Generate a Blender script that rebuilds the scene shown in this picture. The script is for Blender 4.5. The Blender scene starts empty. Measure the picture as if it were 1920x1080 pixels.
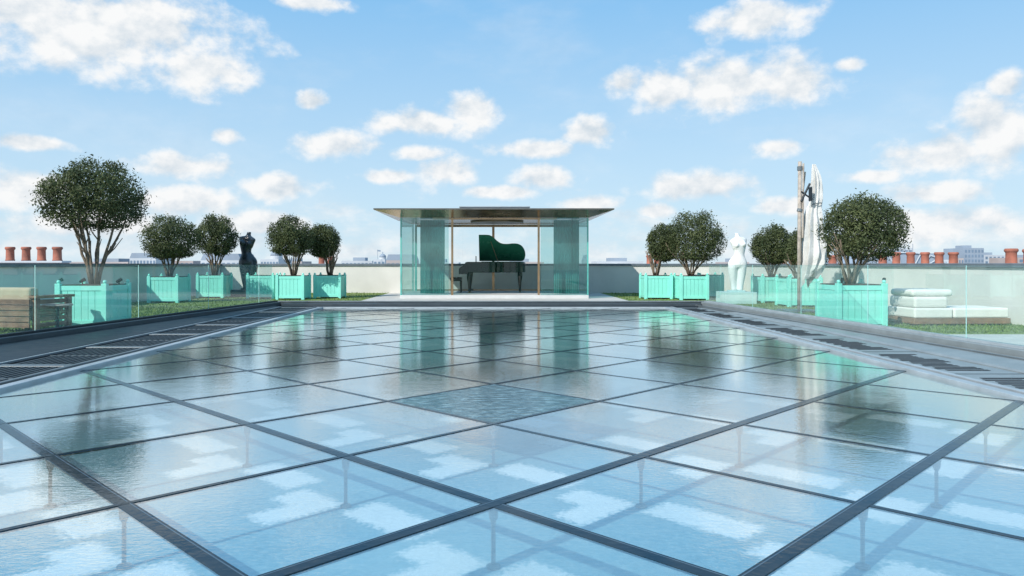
import bpy, bmesh, math, random
import numpy as np
from mathutils import Vector, Matrix
random.seed(7); np.random.seed(7)
SC=bpy.context.scene; COL=SC.collection
F=1384.0; CX=925.0; HY=495.0; HC=1.2
def PX(x,Y): return (x-CX)/F*Y
def PZ(y,Y): return HC-(y-HY)/F*Y
def YG(y,z=0.0): return (HC-z)*F/(y-HY)

# ---------------------------------------------------------------- materials
def newmat(name):
    m=bpy.data.materials.new(name); m.use_nodes=True
    nt=m.node_tree; nt.nodes.clear(); return m,nt
def N(nt,t,**kw):
    n=nt.nodes.new(t)
    for k,v in kw.items(): setattr(n,k,v)
    return n
def L(nt,a,b): nt.links.new(a,b)
def math_(nt,op,a,b=None,c=None,clamp=False):
    n=N(nt,'ShaderNodeMath',operation=op); n.use_clamp=clamp
    for i,v in enumerate((a,b,c)):
        if v is None: continue
        if hasattr(v,'is_linked') or hasattr(v,'links'): L(nt,v,n.inputs[i])
        else: n.inputs[i].default_value=v
    return n.outputs[0]
def mixc(nt,f,a,b,mode='MIX'):
    n=N(nt,'ShaderNodeMix',data_type='RGBA',blend_type=mode)
    for i,v in ((0,f),(6,a),(7,b)):
        if hasattr(v,'links'): L(nt,v,n.inputs[i])
        elif i==0: n.inputs[0].default_value=v
        else: n.inputs[i].default_value=(*v[:3],1)
    return n.outputs[2]
def rng(nt,v,a,b,c=0.0,d=1.0,smooth=False):
    n=N(nt,'ShaderNodeMapRange'); n.interpolation_type='SMOOTHSTEP' if smooth else 'LINEAR'
    L(nt,v,n.inputs[0])
    for i,x in zip((1,2,3,4),(a,b,c,d)): n.inputs[i].default_value=x
    return n.outputs[0]
def noise(nt,vec,scale,detail=4,rough=.55,dim='3D'):
    n=N(nt,'ShaderNodeTexNoise'); n.noise_dimensions=dim
    if vec is not None: L(nt,vec,n.inputs['Vector'])
    n.inputs['Scale'].default_value=scale; n.inputs['Detail'].default_value=detail
    n.inputs['Roughness'].default_value=rough
    return n.outputs[0]
def mat(name,c,rough=.5,metal=0,var=.18,scale=3,bump=0,bscale=30,spec=.5,c2=None,trans=0):
    m,nt=newmat(name)
    out=N(nt,'ShaderNodeOutputMaterial'); p=N(nt,'ShaderNodeBsdfPrincipled')
    L(nt,p.outputs[0],out.inputs[0])
    geo=N(nt,'ShaderNodeNewGeometry')
    n1=noise(nt,geo.outputs['Position'],scale,5,.6)
    lo=tuple(x*(1-var) for x in c); hi=tuple(min(1,x*(1+var)) for x in (c2 or c))
    f=rng(nt,n1,.3,.7)
    L(nt,mixc(nt,f,lo,hi),p.inputs['Base Color'])
    p.inputs['Metallic'].default_value=metal
    L(nt,rng(nt,n1,.3,.7,max(0,rough-.07),min(1,rough+.07)),p.inputs['Roughness'])
    p.inputs['Specular IOR Level'].default_value=spec
    if bump:
        b=N(nt,'ShaderNodeBump'); b.inputs['Strength'].default_value=bump; b.inputs['Distance'].default_value=.02
        L(nt,noise(nt,geo.outputs['Position'],bscale,4),b.inputs['Height']); L(nt,b.outputs[0],p.inputs['Normal'])
    return m
def schlick(nt,r0,normal=None,power=5):
    lw=N(nt,'ShaderNodeLayerWeight'); lw.inputs[0].default_value=.5
    if normal is not None: L(nt,normal,lw.inputs[1])
    p=math_(nt,'POWER',lw.outputs['Facing'],power)
    return math_(nt,'MULTIPLY_ADD',p,1-r0,r0,clamp=True)
def glassmat(name,tint,r0=.035,rough=.0,haze=0,hazec=(.6,.8,.78),power=5):
    m,nt=newmat(name)
    out=N(nt,'ShaderNodeOutputMaterial')
    t=N(nt,'ShaderNodeBsdfTransparent'); t.inputs[0].default_value=(*tint,1)
    g=N(nt,'ShaderNodeBsdfGlossy'); g.inputs['Roughness'].default_value=rough
    base=t.outputs[0]
    if haze:
        d=N(nt,'ShaderNodeBsdfDiffuse'); d.inputs[0].default_value=(*hazec,1)
        geo=N(nt,'ShaderNodeNewGeometry'); nn=noise(nt,geo.outputs['Position'],.9,3)
        mh=N(nt,'ShaderNodeMixShader'); L(nt,rng(nt,nn,.3,.7,haze*.6,haze*1.4),mh.inputs[0])
        L(nt,base,mh.inputs[1]); L(nt,d.outputs[0],mh.inputs[2]); base=mh.outputs[0]
    mx=N(nt,'ShaderNodeMixShader'); L(nt,schlick(nt,r0,None,power),mx.inputs[0])
    L(nt,base,mx.inputs[1]); L(nt,g.outputs[0],mx.inputs[2]); L(nt,mx.outputs[0],out.inputs[0])
    return m

M={}
M['cream']=mat('cream_render',(.66,.64,.60),.85,var=.10,scale=.7,bump=.15,bscale=12)
M['cap']=mat('parapet_cap',(.12,.145,.17),.5,var=.2)
M['lightmetal']=mat('light_metal',(.36,.40,.42),.38,.2,var=.15,scale=4,bump=.05)
M['greymetal']=mat('grey_metal',(.14,.16,.17),.42,.3,var=.2,scale=3,bump=.05)
M['midmetal']=mat('mid_metal',(.06,.075,.085),.42,.2,var=.2,scale=3,bump=.05)
M['plate']=mat('plate_metal',(.25,.28,.285),.45,.2,var=.15,scale=3,bump=.06)
M['darkmetal']=mat('dark_metal',(.020,.027,.033),.5,.1,var=.3,scale=5,spec=.35)
M['black']=mat('black_slot',(.006,.007,.008),.8,spec=.2)
M['slot']=mat('dark_slot',(.024,.028,.032),.8,spec=.2)
def barmat(name,c1,c2):
    m,nt=newmat(name)
    out=N(nt,'ShaderNodeOutputMaterial'); geo=N(nt,'ShaderNodeNewGeometry')
    n=noise(nt,geo.outputs['Position'],2.2,5,.6)
    b=N(nt,'ShaderNodeBump'); b.inputs['Distance'].default_value=.0018; L(nt,noise(nt,geo.outputs['Position'],20,3),b.inputs['Height'])
    d=N(nt,'ShaderNodeBsdfDiffuse'); L(nt,mixc(nt,rng(nt,n,.35,.65),c1,c2),d.inputs[0])
    g=N(nt,'ShaderNodeBsdfGlossy'); g.inputs['Roughness'].default_value=.08; L(nt,b.outputs[0],g.inputs['Normal']); g.inputs['Color'].default_value=(.8,.88,.92,1)
    mx=N(nt,'ShaderNodeMixShader'); L(nt,schlick(nt,.03,b.outputs[0],6),mx.inputs[0])
    L(nt,d.outputs[0],mx.inputs[1]); L(nt,g.outputs[0],mx.inputs[2]); L(nt,mx.outputs[0],out.inputs[0]); return m
M['bar']=barmat('beam_metal',(.010,.028,.045),(.035,.045,.052))
M['barseam']=barmat('beam_seam',(.06,.10,.14),(.10,.14,.17))
M['mint']=mat('mint_paint',(.25,.74,.62),.55,var=.05,scale=3,bump=.04,bscale=60)
M['mintdark']=mat('mint_paint_groove',(.14,.56,.46),.6)
M['soil']=mat('soil',(.04,.03,.02),.95,var=.5,scale=20,bump=.6)
M['bark']=mat('bark',(.17,.13,.09),.9,var=.45,scale=14,bump=.5,bscale=60)
M['paving']=mat('pale_paving',(.50,.49,.46),.8,var=.1,scale=2,bump=.08)
M['bronze']=mat('bronze_frame',(.42,.27,.15),.3,.85,var=.2,scale=3)
M['soffit']=mat('bronze_soffit',(.50,.36,.22),.22,.9,var=.2,scale=1.2)
M['fascia']=mat('fascia',(.16,.15,.13),.4,.6)
M['roofmetal']=mat('roof_metal',(.30,.33,.35),.5,.3)
M['white']=mat('white_plaster',(.76,.76,.74),.6,var=.07,scale=3,bump=.08,bscale=20)
M['slab']=mat('white_slab',(.58,.58,.56),.5,var=.07,scale=3)
M['statueblack']=mat('black_statue',(.028,.036,.044),.3,var=.3,scale=6,bump=.05,spec=.7)
M['plinth']=mat('pale_plinth',(.46,.64,.62),.6,var=.1)
M['pianoblack']=mat('piano_lacquer',(.006,.026,.018),.12,var=.2,spec=.6)
M['pianogreen']=mat('piano_green',(.030,.17,.105),.25,var=.15,scale=2)
M['ivory']=mat('ivory',(.7,.68,.6),.4)
M['gold']=mat('gold_plate',(.6,.42,.15),.3,.8)
M['dullbronze']=mat('dull_bronze',(.20,.16,.10),.5,.5)
M['cloth']=mat('white_canvas',(.58,.57,.54),1.0,var=.18,scale=3,bump=.9,bscale=6,spec=.1)
M['cushion']=mat('white_cushion',(.74,.72,.68),.95,var=.06,scale=4,bump=.2,bscale=18,spec=.2)
M['wood']=mat('teak_wood',(.22,.13,.08),.6,var=.35,scale=6,bump=.15)
M['woodgrey']=mat('weathered_wood',(.36,.31,.26),.7,var=.35,scale=8,bump=.15)
M['tan']=mat('tan_cushion',(.46,.36,.25),.9,var=.1,bump=.1)
M['terracotta']=mat('terracotta',(.32,.11,.07),.8,var=.3,scale=2,bump=.2,bscale=8)
M['brick']=mat('stack_brick',(.30,.20,.15),.9,var=.3,scale=1,bump=.3)
M['stone']=mat('hazy_stone',(.50,.52,.54),.9,var=.12,scale=.05)  # distance haze mixed into the far city colours
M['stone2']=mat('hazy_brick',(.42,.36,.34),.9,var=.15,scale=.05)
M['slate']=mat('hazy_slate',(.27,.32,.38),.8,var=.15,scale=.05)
M['farwin']=mat('far_window',(.16,.22,.29),.3,var=.2,scale=.1)
M['edge']=mat('glass_edge',(.10,.42,.36),.15,var=.2,spec=.8)
M['paleedge']=mat('pale_glass_edge',(.35,.62,.58),.2,var=.1,spec=.8)
M['glass']=glassmat('balustrade_glass',(.86,.97,.945),.07,haze=.10,hazec=(.55,.80,.76),power=4)
M['paviglass']=glassmat('pavilion_green_glass',(.64,.85,.83),.10,haze=.12,hazec=(.15,.40,.38))
M['clearglass']=glassmat('pavilion_clear_glass',(.97,.99,.985),.02)
M['sheer']=glassmat('curtain_fabric',(.12,.36,.34),.0,rough=.6,haze=.70,hazec=(.045,.22,.20))
M['steelpost']=mat('stainless_post',(.14,.18,.20),.3,.5)

def leafmat(name,dark,light,seed):
    m,nt=newmat(name)
    out=N(nt,'ShaderNodeOutputMaterial'); p=N(nt,'ShaderNodeBsdfPrincipled')
    geo=N(nt,'ShaderNodeNewGeometry')
    n1=noise(nt,geo.outputs['Position'],2.4+seed,3); n2=noise(nt,geo.outputs['Position'],22,2)
    f=math_(nt,'ADD',math_(nt,'MULTIPLY',n1,.6),math_(nt,'MULTIPLY',n2,.4))
    c=mixc(nt,rng(nt,f,.36,.64),dark,light); L(nt,c,p.inputs['Base Color'])
    p.inputs['Roughness'].default_value=.55; p.inputs['Specular IOR Level'].default_value=.25
    tr=N(nt,'ShaderNodeBsdfTranslucent'); L(nt,c,tr.inputs[0])
    mx=N(nt,'ShaderNodeMixShader'); mx.inputs[0].default_value=.22
    L(nt,p.outputs[0],mx.inputs[1]); L(nt,tr.outputs[0],mx.inputs[2]); L(nt,mx.outputs[0],out.inputs[0])
    return m
M['leaf']=leafmat('evergreen_leaf',(.034,.052,.022),(.12,.14,.055),0)
M['grassblade']=leafmat('grass_blade',(.06,.12,.02),(.20,.28,.06),.5)
M['lawn']=mat('lawn',(.10,.16,.033),.95,var=.4,scale=2.5,bump=.5,bscale=60,c2=(.17,.22,.06))
M['ground']=mat('city_ground',(.30,.33,.36),.95,var=.2,scale=.02)  # pale bluish tone is distance haze put into the ground colour

def watermat():
    m,nt=newmat('rippled_water')
    out=N(nt,'ShaderNodeOutputMaterial'); geo=N(nt,'ShaderNodeNewGeometry')
    mp=N(nt,'ShaderNodeMapping'); mp.inputs['Scale'].default_value=(1,1.7,1); L(nt,geo.outputs['Position'],mp.inputs[0])
    v=mp.outputs[0]
    h=math_(nt,'ADD',math_(nt,'MULTIPLY',noise(nt,v,4,2),.6),math_(nt,'MULTIPLY',noise(nt,v,22,3,.62),.58))
    b=N(nt,'ShaderNodeBump'); b.inputs['Strength'].default_value=1; b.inputs['Distance'].default_value=.0015
    L(nt,h,b.inputs['Height'])
    t=N(nt,'ShaderNodeBsdfTransparent'); t.inputs[0].default_value=(.94,.98,.975,1)
    g=N(nt,'ShaderNodeBsdfGlossy'); g.inputs['Roughness'].default_value=.008; L(nt,b.outputs[0],g.inputs['Normal'])
    g.inputs['Color'].default_value=(1,1,.98,1)
    mx=N(nt,'ShaderNodeMixShader'); L(nt,schlick(nt,.13,b.outputs[0],2.3),mx.inputs[0])
    L(nt,t.outputs[0],mx.inputs[1]); L(nt,g.outputs[0],mx.inputs[2]); L(nt,mx.outputs[0],out.inputs[0])
    return m
M['water']=watermat()
U=.923; Y0=3.69
def wellmat():
    m,nt=newmat('light_well_deck')
    out=N(nt,'ShaderNodeOutputMaterial'); p=N(nt,'ShaderNodeBsdfPrincipled'); L(nt,p.outputs[0],out.inputs[0])
    geo=N(nt,'ShaderNodeNewGeometry')
    nz=N(nt,'ShaderNodeTexNoise'); L(nt,geo.outputs['Position'],nz.inputs['Vector']); nz.inputs['Scale'].default_value=30; nz.inputs['Detail'].default_value=4
    sc=N(nt,'ShaderNodeVectorMath',operation='MULTIPLY_ADD'); L(nt,nz.outputs['Color'],sc.inputs[0])
    sc.inputs[1].default_value=(.15,.19,0); L(nt,geo.outputs['Position'],sc.inputs[2])
    sp=N(nt,'ShaderNodeSeparateXYZ'); L(nt,sc.outputs[0],sp.inputs[0])
    u=math_(nt,'MULTIPLY',math_(nt,'SUBTRACT',sp.outputs[0],.075),1/U)
    v=math_(nt,'MULTIPLY',math_(nt,'SUBTRACT',sp.outputs[1],Y0+.095),1/U)
    P=math_(nt,'FRACT',math_(nt,'ADD',math_(nt,'MULTIPLY',math_(nt,'ADD',u,v),.5),40.42))
    Q=math_(nt,'FRACT',math_(nt,'ADD',math_(nt,'MULTIPLY',math_(nt,'SUBTRACT',v,u),.5),40.0))
    def box(p0,p1,q0,q1):
        def soft(x,a,b):
            return math_(nt,'MULTIPLY',rng(nt,x,a-.025,a+.025),rng(nt,x,b-.025,b+.025,1,0))
        return math_(nt,'MULTIPLY',soft(P,p0,p1),soft(Q,q0,q1))
    k=math_(nt,'MAXIMUM',box(.36,.58,.46,.95),math_(nt,'MAXIMUM',box(.03,.42,.04,.22),box(.24,.44,.04,.38)))
    low=noise(nt,geo.outputs['Position'],.5,3)
    base=mixc(nt,rng(nt,low,.35,.65),(.14,.31,.38),(.25,.47,.56))
    fine=noise(nt,geo.outputs['Position'],30,3)
    base=mixc(nt,math_(nt,'MULTIPLY',rng(nt,fine,.4,.7),.45),base,(.44,.60,.64))
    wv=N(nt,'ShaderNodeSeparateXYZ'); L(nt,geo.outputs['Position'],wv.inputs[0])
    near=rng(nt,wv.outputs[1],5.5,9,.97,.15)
    base=mixc(nt,rng(nt,wv.outputs[1],4.8,8.5,0,.85),base,(.05,.11,.11))  # far deck painted darker and patches fainter, so reflections dominate there
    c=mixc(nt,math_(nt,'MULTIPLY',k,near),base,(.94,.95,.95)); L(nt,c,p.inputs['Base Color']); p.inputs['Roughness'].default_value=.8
    return m
M['well']=wellmat()
def panemat():
    m,nt=newmat('skylight_glass')
    out=N(nt,'ShaderNodeOutputMaterial'); geo=N(nt,'ShaderNodeNewGeometry'); oi=N(nt,'ShaderNodeObjectInfo')
    t=N(nt,'ShaderNodeBsdfTransparent')
    r=oi.outputs['Random']
    L(nt,mixc(nt,r,(.96,.985,.99),(.86,.93,.93)),t.inputs[0])
    d=N(nt,'ShaderNodeBsdfDiffuse'); L(nt,mixc(nt,r,(.62,.76,.78),(.56,.68,.67)),d.inputs[0])
    mx=N(nt,'ShaderNodeMixShader'); n=noise(nt,geo.outputs['Position'],3.5,5,.65)
    nf=noise(nt,geo.outputs['Position'],42,3,.6)
    n=math_(nt,'ADD',math_(nt,'MULTIPLY',n,.45),math_(nt,'MULTIPLY',nf,.55))
    f=math_(nt,'ADD',rng(nt,n,.4,.66,.005,.16),math_(nt,'MULTIPLY',math_(nt,'POWER',r,3),.16))
    L(nt,f,mx.inputs[0])
    L(nt,t.outputs[0],mx.inputs[1]); L(nt,d.outputs[0],mx.inputs[2]); L(nt,mx.outputs[0],out.inputs[0])
    return m
M['pane']=panemat()
def darkpane():
    m,nt=newmat('textured_dark_glass')
    out=N(nt,'ShaderNodeOutputMaterial'); geo=N(nt,'ShaderNodeNewGeometry')
    mp=N(nt,'ShaderNodeMapping'); mp.inputs['Scale'].default_value=(1,2.2,1); L(nt,geo.outputs['Position'],mp.inputs[0])
    n=noise(nt,mp.outputs[0],9,4,.6)
    b=N(nt,'ShaderNodeBump'); b.inputs['Distance'].default_value=.007; L(nt,n,b.inputs['Height'])
    d=N(nt,'ShaderNodeBsdfDiffuse'); L(nt,mixc(nt,rng(nt,n,.46,.62),(.02,.05,.055),(.20,.30,.31)),d.inputs[0])
    g=N(nt,'ShaderNodeBsdfGlossy'); g.inputs['Roughness'].default_value=.01; L(nt,b.outputs[0],g.inputs['Normal']); g.inputs['Color'].default_value=(.85,.95,.95,1)
    mx=N(nt,'ShaderNodeMixShader'); L(nt,schlick(nt,.12,b.outputs[0],3.6),mx.inputs[0])
    L(nt,d.outputs[0],mx.inputs[1]); L(nt,g.outputs[0],mx.inputs[2]); L(nt,mx.outputs[0],out.inputs[0]); return m
M['darkpane']=darkpane()

# ---------------------------------------------------------------- mesh builder
class MB:
    def __init__(s): s.v=[];s.f=[];s.m=[];s.mi=0
    def add(s,vs,fs):
        o=len(s.v); s.v+= [tuple(v) for v in vs]
        for f in fs: s.f.append(tuple(i+o for i in f)); s.m.append(s.mi)
        return s
    def box(s,x0,x1,y0,y1,z0,z1,M_=None):
        vs=[Vector((x,y,z)) for z in (z0,z1) for x,y in ((x0,y0),(x1,y0),(x1,y1),(x0,y1))]
        if M_: vs=[M_@v for v in vs]
        return s.add(vs,[(3,2,1,0),(4,5,6,7),(0,1,5,4),(1,2,6,5),(2,3,7,6),(3,0,4,7)])
    def prism(s,poly,z0,z1):
        n=len(poly); z1s=z1 if hasattr(z1,'__len__') else [z1]*n
        vs=[(x,y,z0) for x,y in poly]+[(x,y,z) for (x,y),z in zip(poly,z1s)]
        return s.add(vs,[tuple(range(n-1,-1,-1)),tuple(range(n,2*n))]+[(i,(i+1)%n,(i+1)%n+n,i+n) for i in range(n)])
    def poly(s,pts): return s.add(pts,[tuple(range(len(pts)))])
    def tube(s,pts,rs,n=8,cap=True):
        pts=[Vector(p) for p in pts]
        if not hasattr(rs,'__len__'): rs=[rs]*len(pts)
        vs=[];fs=[]
        for i,p in enumerate(pts):
            d=(pts[min(i+1,len(pts)-1)]-pts[max(i-1,0)]).normalized()
            a=Vector((1,0,0)) if abs(d.x)<.9 else Vector((0,1,0))
            e1=d.cross(a).normalized(); e2=d.cross(e1)
            for k in range(n):
                t=2*math.pi*k/n; vs.append(p+e1*math.cos(t)*rs[i]+e2*math.sin(t)*rs[i])
        for i in range(len(pts)-1):
            for k in range(n): fs.append((i*n+k,i*n+(k+1)%n,(i+1)*n+(k+1)%n,(i+1)*n+k))
        if cap: fs.append(tuple(range(n-1,-1,-1))); fs.append(tuple(range((len(pts)-1)*n,len(pts)*n)))
        return s.add(vs,fs)
    def lathe(s,prof,c=(0,0,0),n=20):
        return s.rings([[ (c[0]+r*math.cos(2*math.pi*k/n),c[1]+r*math.sin(2*math.pi*k/n),c[2]+z) for k in range(n)] for r,z in prof])
    def rings(s,R):
        n=len(R[0]); vs=[p for r in R for p in r]; fs=[]
        for i in range(len(R)-1):
            for k in range(n): fs.append((i*n+k,i*n+(k+1)%n,(i+1)*n+(k+1)%n,(i+1)*n+k))
        fs.append(tuple(range(n-1,-1,-1))); fs.append(tuple(range((len(R)-1)*n,len(R)*n)))
        return s.add(vs,fs)
    def ell(s,rings,n=24):
        return s.rings([[(cx+rx*math.cos(2*math.pi*k/n),cy+ry*math.sin(2*math.pi*k/n),z) for k in range(n)] for z,cx,cy,rx,ry in rings])
    def build(s,name,mats,parent=None,bevel=0,smooth=False,seg=2,loc=None,fixn=True):
        me=bpy.data.meshes.new(name); me.from_pydata(s.v,[],s.f)
        if not isinstance(mats,(list,tuple)): mats=[mats]
        for m in mats: me.materials.append(m)
        me.polygons.foreach_set('material_index',s.m)
        if fixn and len(s.f)<20000:
            bm=bmesh.new(); bm.from_mesh(me); bmesh.ops.recalc_face_normals(bm,faces=bm.faces); bm.to_mesh(me); bm.free()
        if smooth: me.polygons.foreach_set('use_smooth',[True]*len(me.polygons))
        o=bpy.data.objects.new(name,me); COL.objects.link(o); o.parent=parent
        if loc: o.location=loc
        if bevel:
            b=o.modifiers.new('b','BEVEL'); b.width=bevel; b.segments=seg; b.limit_method='ANGLE'
            b.use_clamp_overlap=True
        return o
def tag(o,label=None,cat=None,group=None,kind=None):
    if label: o['label']=label
    if cat: o['category']=cat
    if group: o['group']=group
    if kind: o['kind']=kind
    return o
def thing(name,loc,label,cat,group=None,rz=0):
    o=bpy.data.objects.new(name,None); COL.objects.link(o); o.location=loc; o.rotation_euler=(0,0,rz)
    o.empty_display_size=.2
    return tag(o,label,cat,group)
def copy_tree(o,parent=None):
    c=o.copy(); COL.objects.link(c); c.parent=parent
    for ch in list(o.children): copy_tree(ch,c)
    return c

# ---------------------------------------------------------------- camera, sun, world
cam=bpy.data.cameras.new('camera'); co=bpy.data.objects.new('camera',cam); COL.objects.link(co)
co.location=(0,0,HC); co.rotation_euler=(math.radians(90),0,0)
cam.sensor_width=36; cam.lens=36*F/1920; cam.shift_x=(960-CX)/1920; cam.shift_y=-(540-HY)/1920
cam.clip_end=6000; cam.clip_start=.05; SC.camera=co
EL=math.radians(38); AZ=math.atan2(-.60,-.62)
sd=Vector((math.sin(AZ)*math.cos(EL),math.cos(AZ)*math.cos(EL),math.sin(EL)))
sl=bpy.data.lights.new('sun','SUN'); sl.energy=5.0; sl.angle=math.radians(.5); sl.color=(1,.955,.89)
so=bpy.data.objects.new('sun',sl); COL.objects.link(so); so.rotation_euler=sd.to_track_quat('Z','Y').to_euler(); so.location=(-10,-10,20)
SC.view_settings.view_transform='Standard'; SC.view_settings.look='None'; SC.view_settings.exposure=0
SC.cycles.transparent_max_bounces=16; SC.cycles.max_bounces=7; SC.cycles.diffuse_bounces=3

W=bpy.data.worlds.new('World'); SC.world=W; W.use_nodes=True; nt=W.node_tree; nt.nodes.clear()
W.cycles.sampling_method='MANUAL'; W.cycles.sample_map_resolution=512
wo=N(nt,'ShaderNodeOutputWorld')
sky=N(nt,'ShaderNodeTexSky'); sky.sky_type='NISHITA'; sky.sun_disc=False; sky.sun_elevation=EL; sky.sun_rotation=AZ
sky.air_density=1.0; sky.dust_density=1.2; sky.ozone_density=1.5
tc=N(nt,'ShaderNodeTexCoord'); sp=N(nt,'ShaderNodeSeparateXYZ'); L(nt,tc.outputs['Generated'],sp.inputs[0])
az=math_(nt,'ARCTAN2',sp.outputs[0],sp.outputs[1])
hl=math_(nt,'SQRT',math_(nt,'ADD',math_(nt,'MULTIPLY',sp.outputs[0],sp.outputs[0]),math_(nt,'MULTIPLY',sp.outputs[1],sp.outputs[1])))
tt=math_(nt,'DIVIDE',sp.outputs[2],math_(nt,'MAXIMUM',hl,.02))
cb=N(nt,'ShaderNodeCombineXYZ'); L(nt,az,cb.inputs[0]); L(nt,tt,cb.inputs[1]); pv=cb.outputs[0]
clouds=[(200,55,275,95),(370,130,112,48),(60,15,170,70),(585,6,62,17),(1415,36,112,36),
(1370,158,165,52),(1250,168,80,40),(1168,158,40,28),(1480,160,95,42),(1592,122,30,16),(800,232,108,26),(880,208,62,34),(587,190,30,18),
(620,272,78,28),(60,268,90,15),(420,256,34,17),(355,312,105,30),(1010,280,78,18),(1110,250,50,28),(828,322,58,30),
(730,330,55,14),(790,288,50,16),(1020,335,58,26),(1460,276,50,20),(1310,352,105,28),(1230,396,38,16),(520,352,80,24),
(350,378,110,34),(60,355,110,40),(1750,292,130,42),(1870,245,75,80),(1750,362,110,24),(1885,160,36,26),(1100,382,60,16),
(1480,385,60,18),(1640,330,60,15),(950,360,70,12),(200,420,150,32),(480,420,110,22),(1750,420,200,36)]
dm=None
for (x,y,rx,ry) in clouds:
    a=(x-CX)/F; b=(HY-y)/F; A=math.atan(a); c=math.cos(A)
    s1=N(nt,'ShaderNodeVectorMath',operation='SUBTRACT'); L(nt,pv,s1.inputs[0]); s1.inputs[1].default_value=(A,b*c,0)
    s2=N(nt,'ShaderNodeVectorMath',operation='MULTIPLY'); L(nt,s1.outputs[0],s2.inputs[0]); s2.inputs[1].default_value=(F/rx/(c*c)*.84,F/ry/c*.84,0)
    s3=N(nt,'ShaderNodeVectorMath',operation='LENGTH'); L(nt,s2.outputs[0],s3.inputs[0])
    dm=s3.outputs['Value'] if dm is None else math_(nt,'MINIMUM',dm,s3.outputs['Value'])
def cn(off):
    m=N(nt,'ShaderNodeMapping'); L(nt,pv,m.inputs[0]); m.inputs['Location'].default_value=(off[0],off[1],3.1); m.inputs['Scale'].default_value=(1,1.25,1)
    return noise(nt,m.outputs[0],22,8,.57)
n1=cn((0,0)); n2=cn((-.006,.020))
v=math_(nt,'ADD',math_(nt,'SUBTRACT',1,dm),math_(nt,'MULTIPLY',math_(nt,'SUBTRACT',n1,.5),1.9))
cov=rng(nt,v,-.10,.62,0,1,True)
mlo=N(nt,'ShaderNodeMapping'); L(nt,pv,mlo.inputs[0]); mlo.inputs['Scale'].default_value=(1,2.2,1)
n3=noise(nt,mlo.outputs[0],11,7,.62)
band=rng(nt,tt,.0,.17,.16,-.26)
cov2=math_(nt,'MULTIPLY',rng(nt,math_(nt,'ADD',n3,band),.45,.78,0,1,True),.8)
n4=noise(nt,mlo.outputs[0],2.2,4,.5)
cov3=math_(nt,'MULTIPLY',rng(nt,math_(nt,'ADD',n4,math_(nt,'MULTIPLY',n3,.4)),.66,.95,0,1,True),.22)
cover=math_(nt,'MAXIMUM',cov,math_(nt,'MAXIMUM',cov2,cov3))
above=rng(nt,sp.outputs[2],-.01,.01)
cover=math_(nt,'MULTIPLY',cover,above)
shade=math_(nt,'ADD',.72,math_(nt,'MULTIPLY',math_(nt,'SUBTRACT',n1,n2),2.8),clamp=True)
ccol=mixc(nt,shade,(.64,.73,.81),(.97,.98,.985))
skyc=N(nt,'ShaderNodeHueSaturation'); skyc.inputs['Saturation'].default_value=1.0; L(nt,sky.outputs[0],skyc.inputs['Color'])
b1=N(nt,'ShaderNodeBackground'); L(nt,skyc.outputs[0],b1.inputs[0]); b1.inputs[1].default_value=.13
hz=mixc(nt,rng(nt,tt,0,.40,1.0,0),(.21,.53,.90),(.64,.83,.95))
b1b=N(nt,'ShaderNodeBackground'); L(nt,hz,b1b.inputs[0]); b1b.inputs[1].default_value=1.04
mb=N(nt,'ShaderNodeMixShader'); mb.inputs[0].default_value=.87
L(nt,b1.outputs[0],mb.inputs[1]); L(nt,b1b.outputs[0],mb.inputs[2])
b2=N(nt,'ShaderNodeBackground'); L(nt,ccol,b2.inputs[0]); b2.inputs[1].default_value=.98
mw=N(nt,'ShaderNodeMixShader'); L(nt,cover,mw.inputs[0]); L(nt,mb.outputs[0],mw.inputs[1]); L(nt,b2.outputs[0],mw.inputs[2])
L(nt,mw.outputs[0],wo.inputs[0])

# ---------------------------------------------------------------- setting
PW=4.62; PY0=-1.5; PY1=20.0
WL=-11.3; WR=10.35; WB=30.6
def struct(name,mb_,m,label=None,**k): return tag(mb_.build(name,m,**k),label,None,None,'structure')
struct('ground',MB().poly([(-3000,-3000,-25),(3000,-3000,-25),(3000,5500,-25),(-3000,5500,-25)]),M['ground'])
def lk(Y): return -6.05-.106*(20.5-Y)
def rk(Y): return 5.92+.057*(20.5-Y)
g=MB(); g.poly([(WL,-8,0),(lk(-8),-8,0),(lk(20.8),20.8,0),(WL,20.8,0)])
g.poly([(rk(12.6),12.6,0),(WR,12.6,0),(WR,20.8,0),(rk(20.8),20.8,0)])
g.poly([(WL,20.8,0),(WR,20.8,0),(WR,WB,0),(WL,WB,0)])
struct('lawn',g,M['lawn'])
g=MB(); g.poly([(-4.3,21.1,.004),(4.4,21.1,.004),(4.4,WB,.004),(-4.3,WB,.004)])
struct('pavilion_paving',g,M['paving'])
g=MB(); g.poly([(rk(-8),-8,.0),(WR,-8,.0),(WR,12.596,.0),(rk(12.6),12.596,0)])
struct('terrace_paving',g,M['paving'])
g=MB(); g.poly([(lk(-1.6),-8,0),(rk(-1.6),-8,0),(rk(-1.6),-1.6,0),(lk(-1.6),-1.6,0)])
struct('deck_paving',g,M['paving'])
g=MB(); x0=rk(10.4)+.25
g.poly([(x0,5,.006),(9.2,5,.006),(9.2,10.6,.006),(x0,10.6,.006)])
M['plunge']=mat('plunge_water',(.16,.60,.60),.08,var=.15,scale=2,bump=.1,bscale=6,spec=.8)
struct('plunge_water',g,M['plunge'])
nb=26000
rx=np.concatenate([np.random.uniform(WL,-6.2,nb//2),np.random.uniform(5.9,WR,nb//4),np.random.uniform(WL,WR,nb//4)])
ry=np.concatenate([np.random.uniform(9,21,nb//2),np.random.uniform(12.7,21,nb//4),np.random.uniform(21,WB,nb//4)])
keep=((rx<-6.3-.106*(20.5-ry))|(rx>6.2+.057*(20.5-ry))|(ry>21.3))&~((ry>21)&(rx>-4.35)&(rx<4.45))
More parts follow.
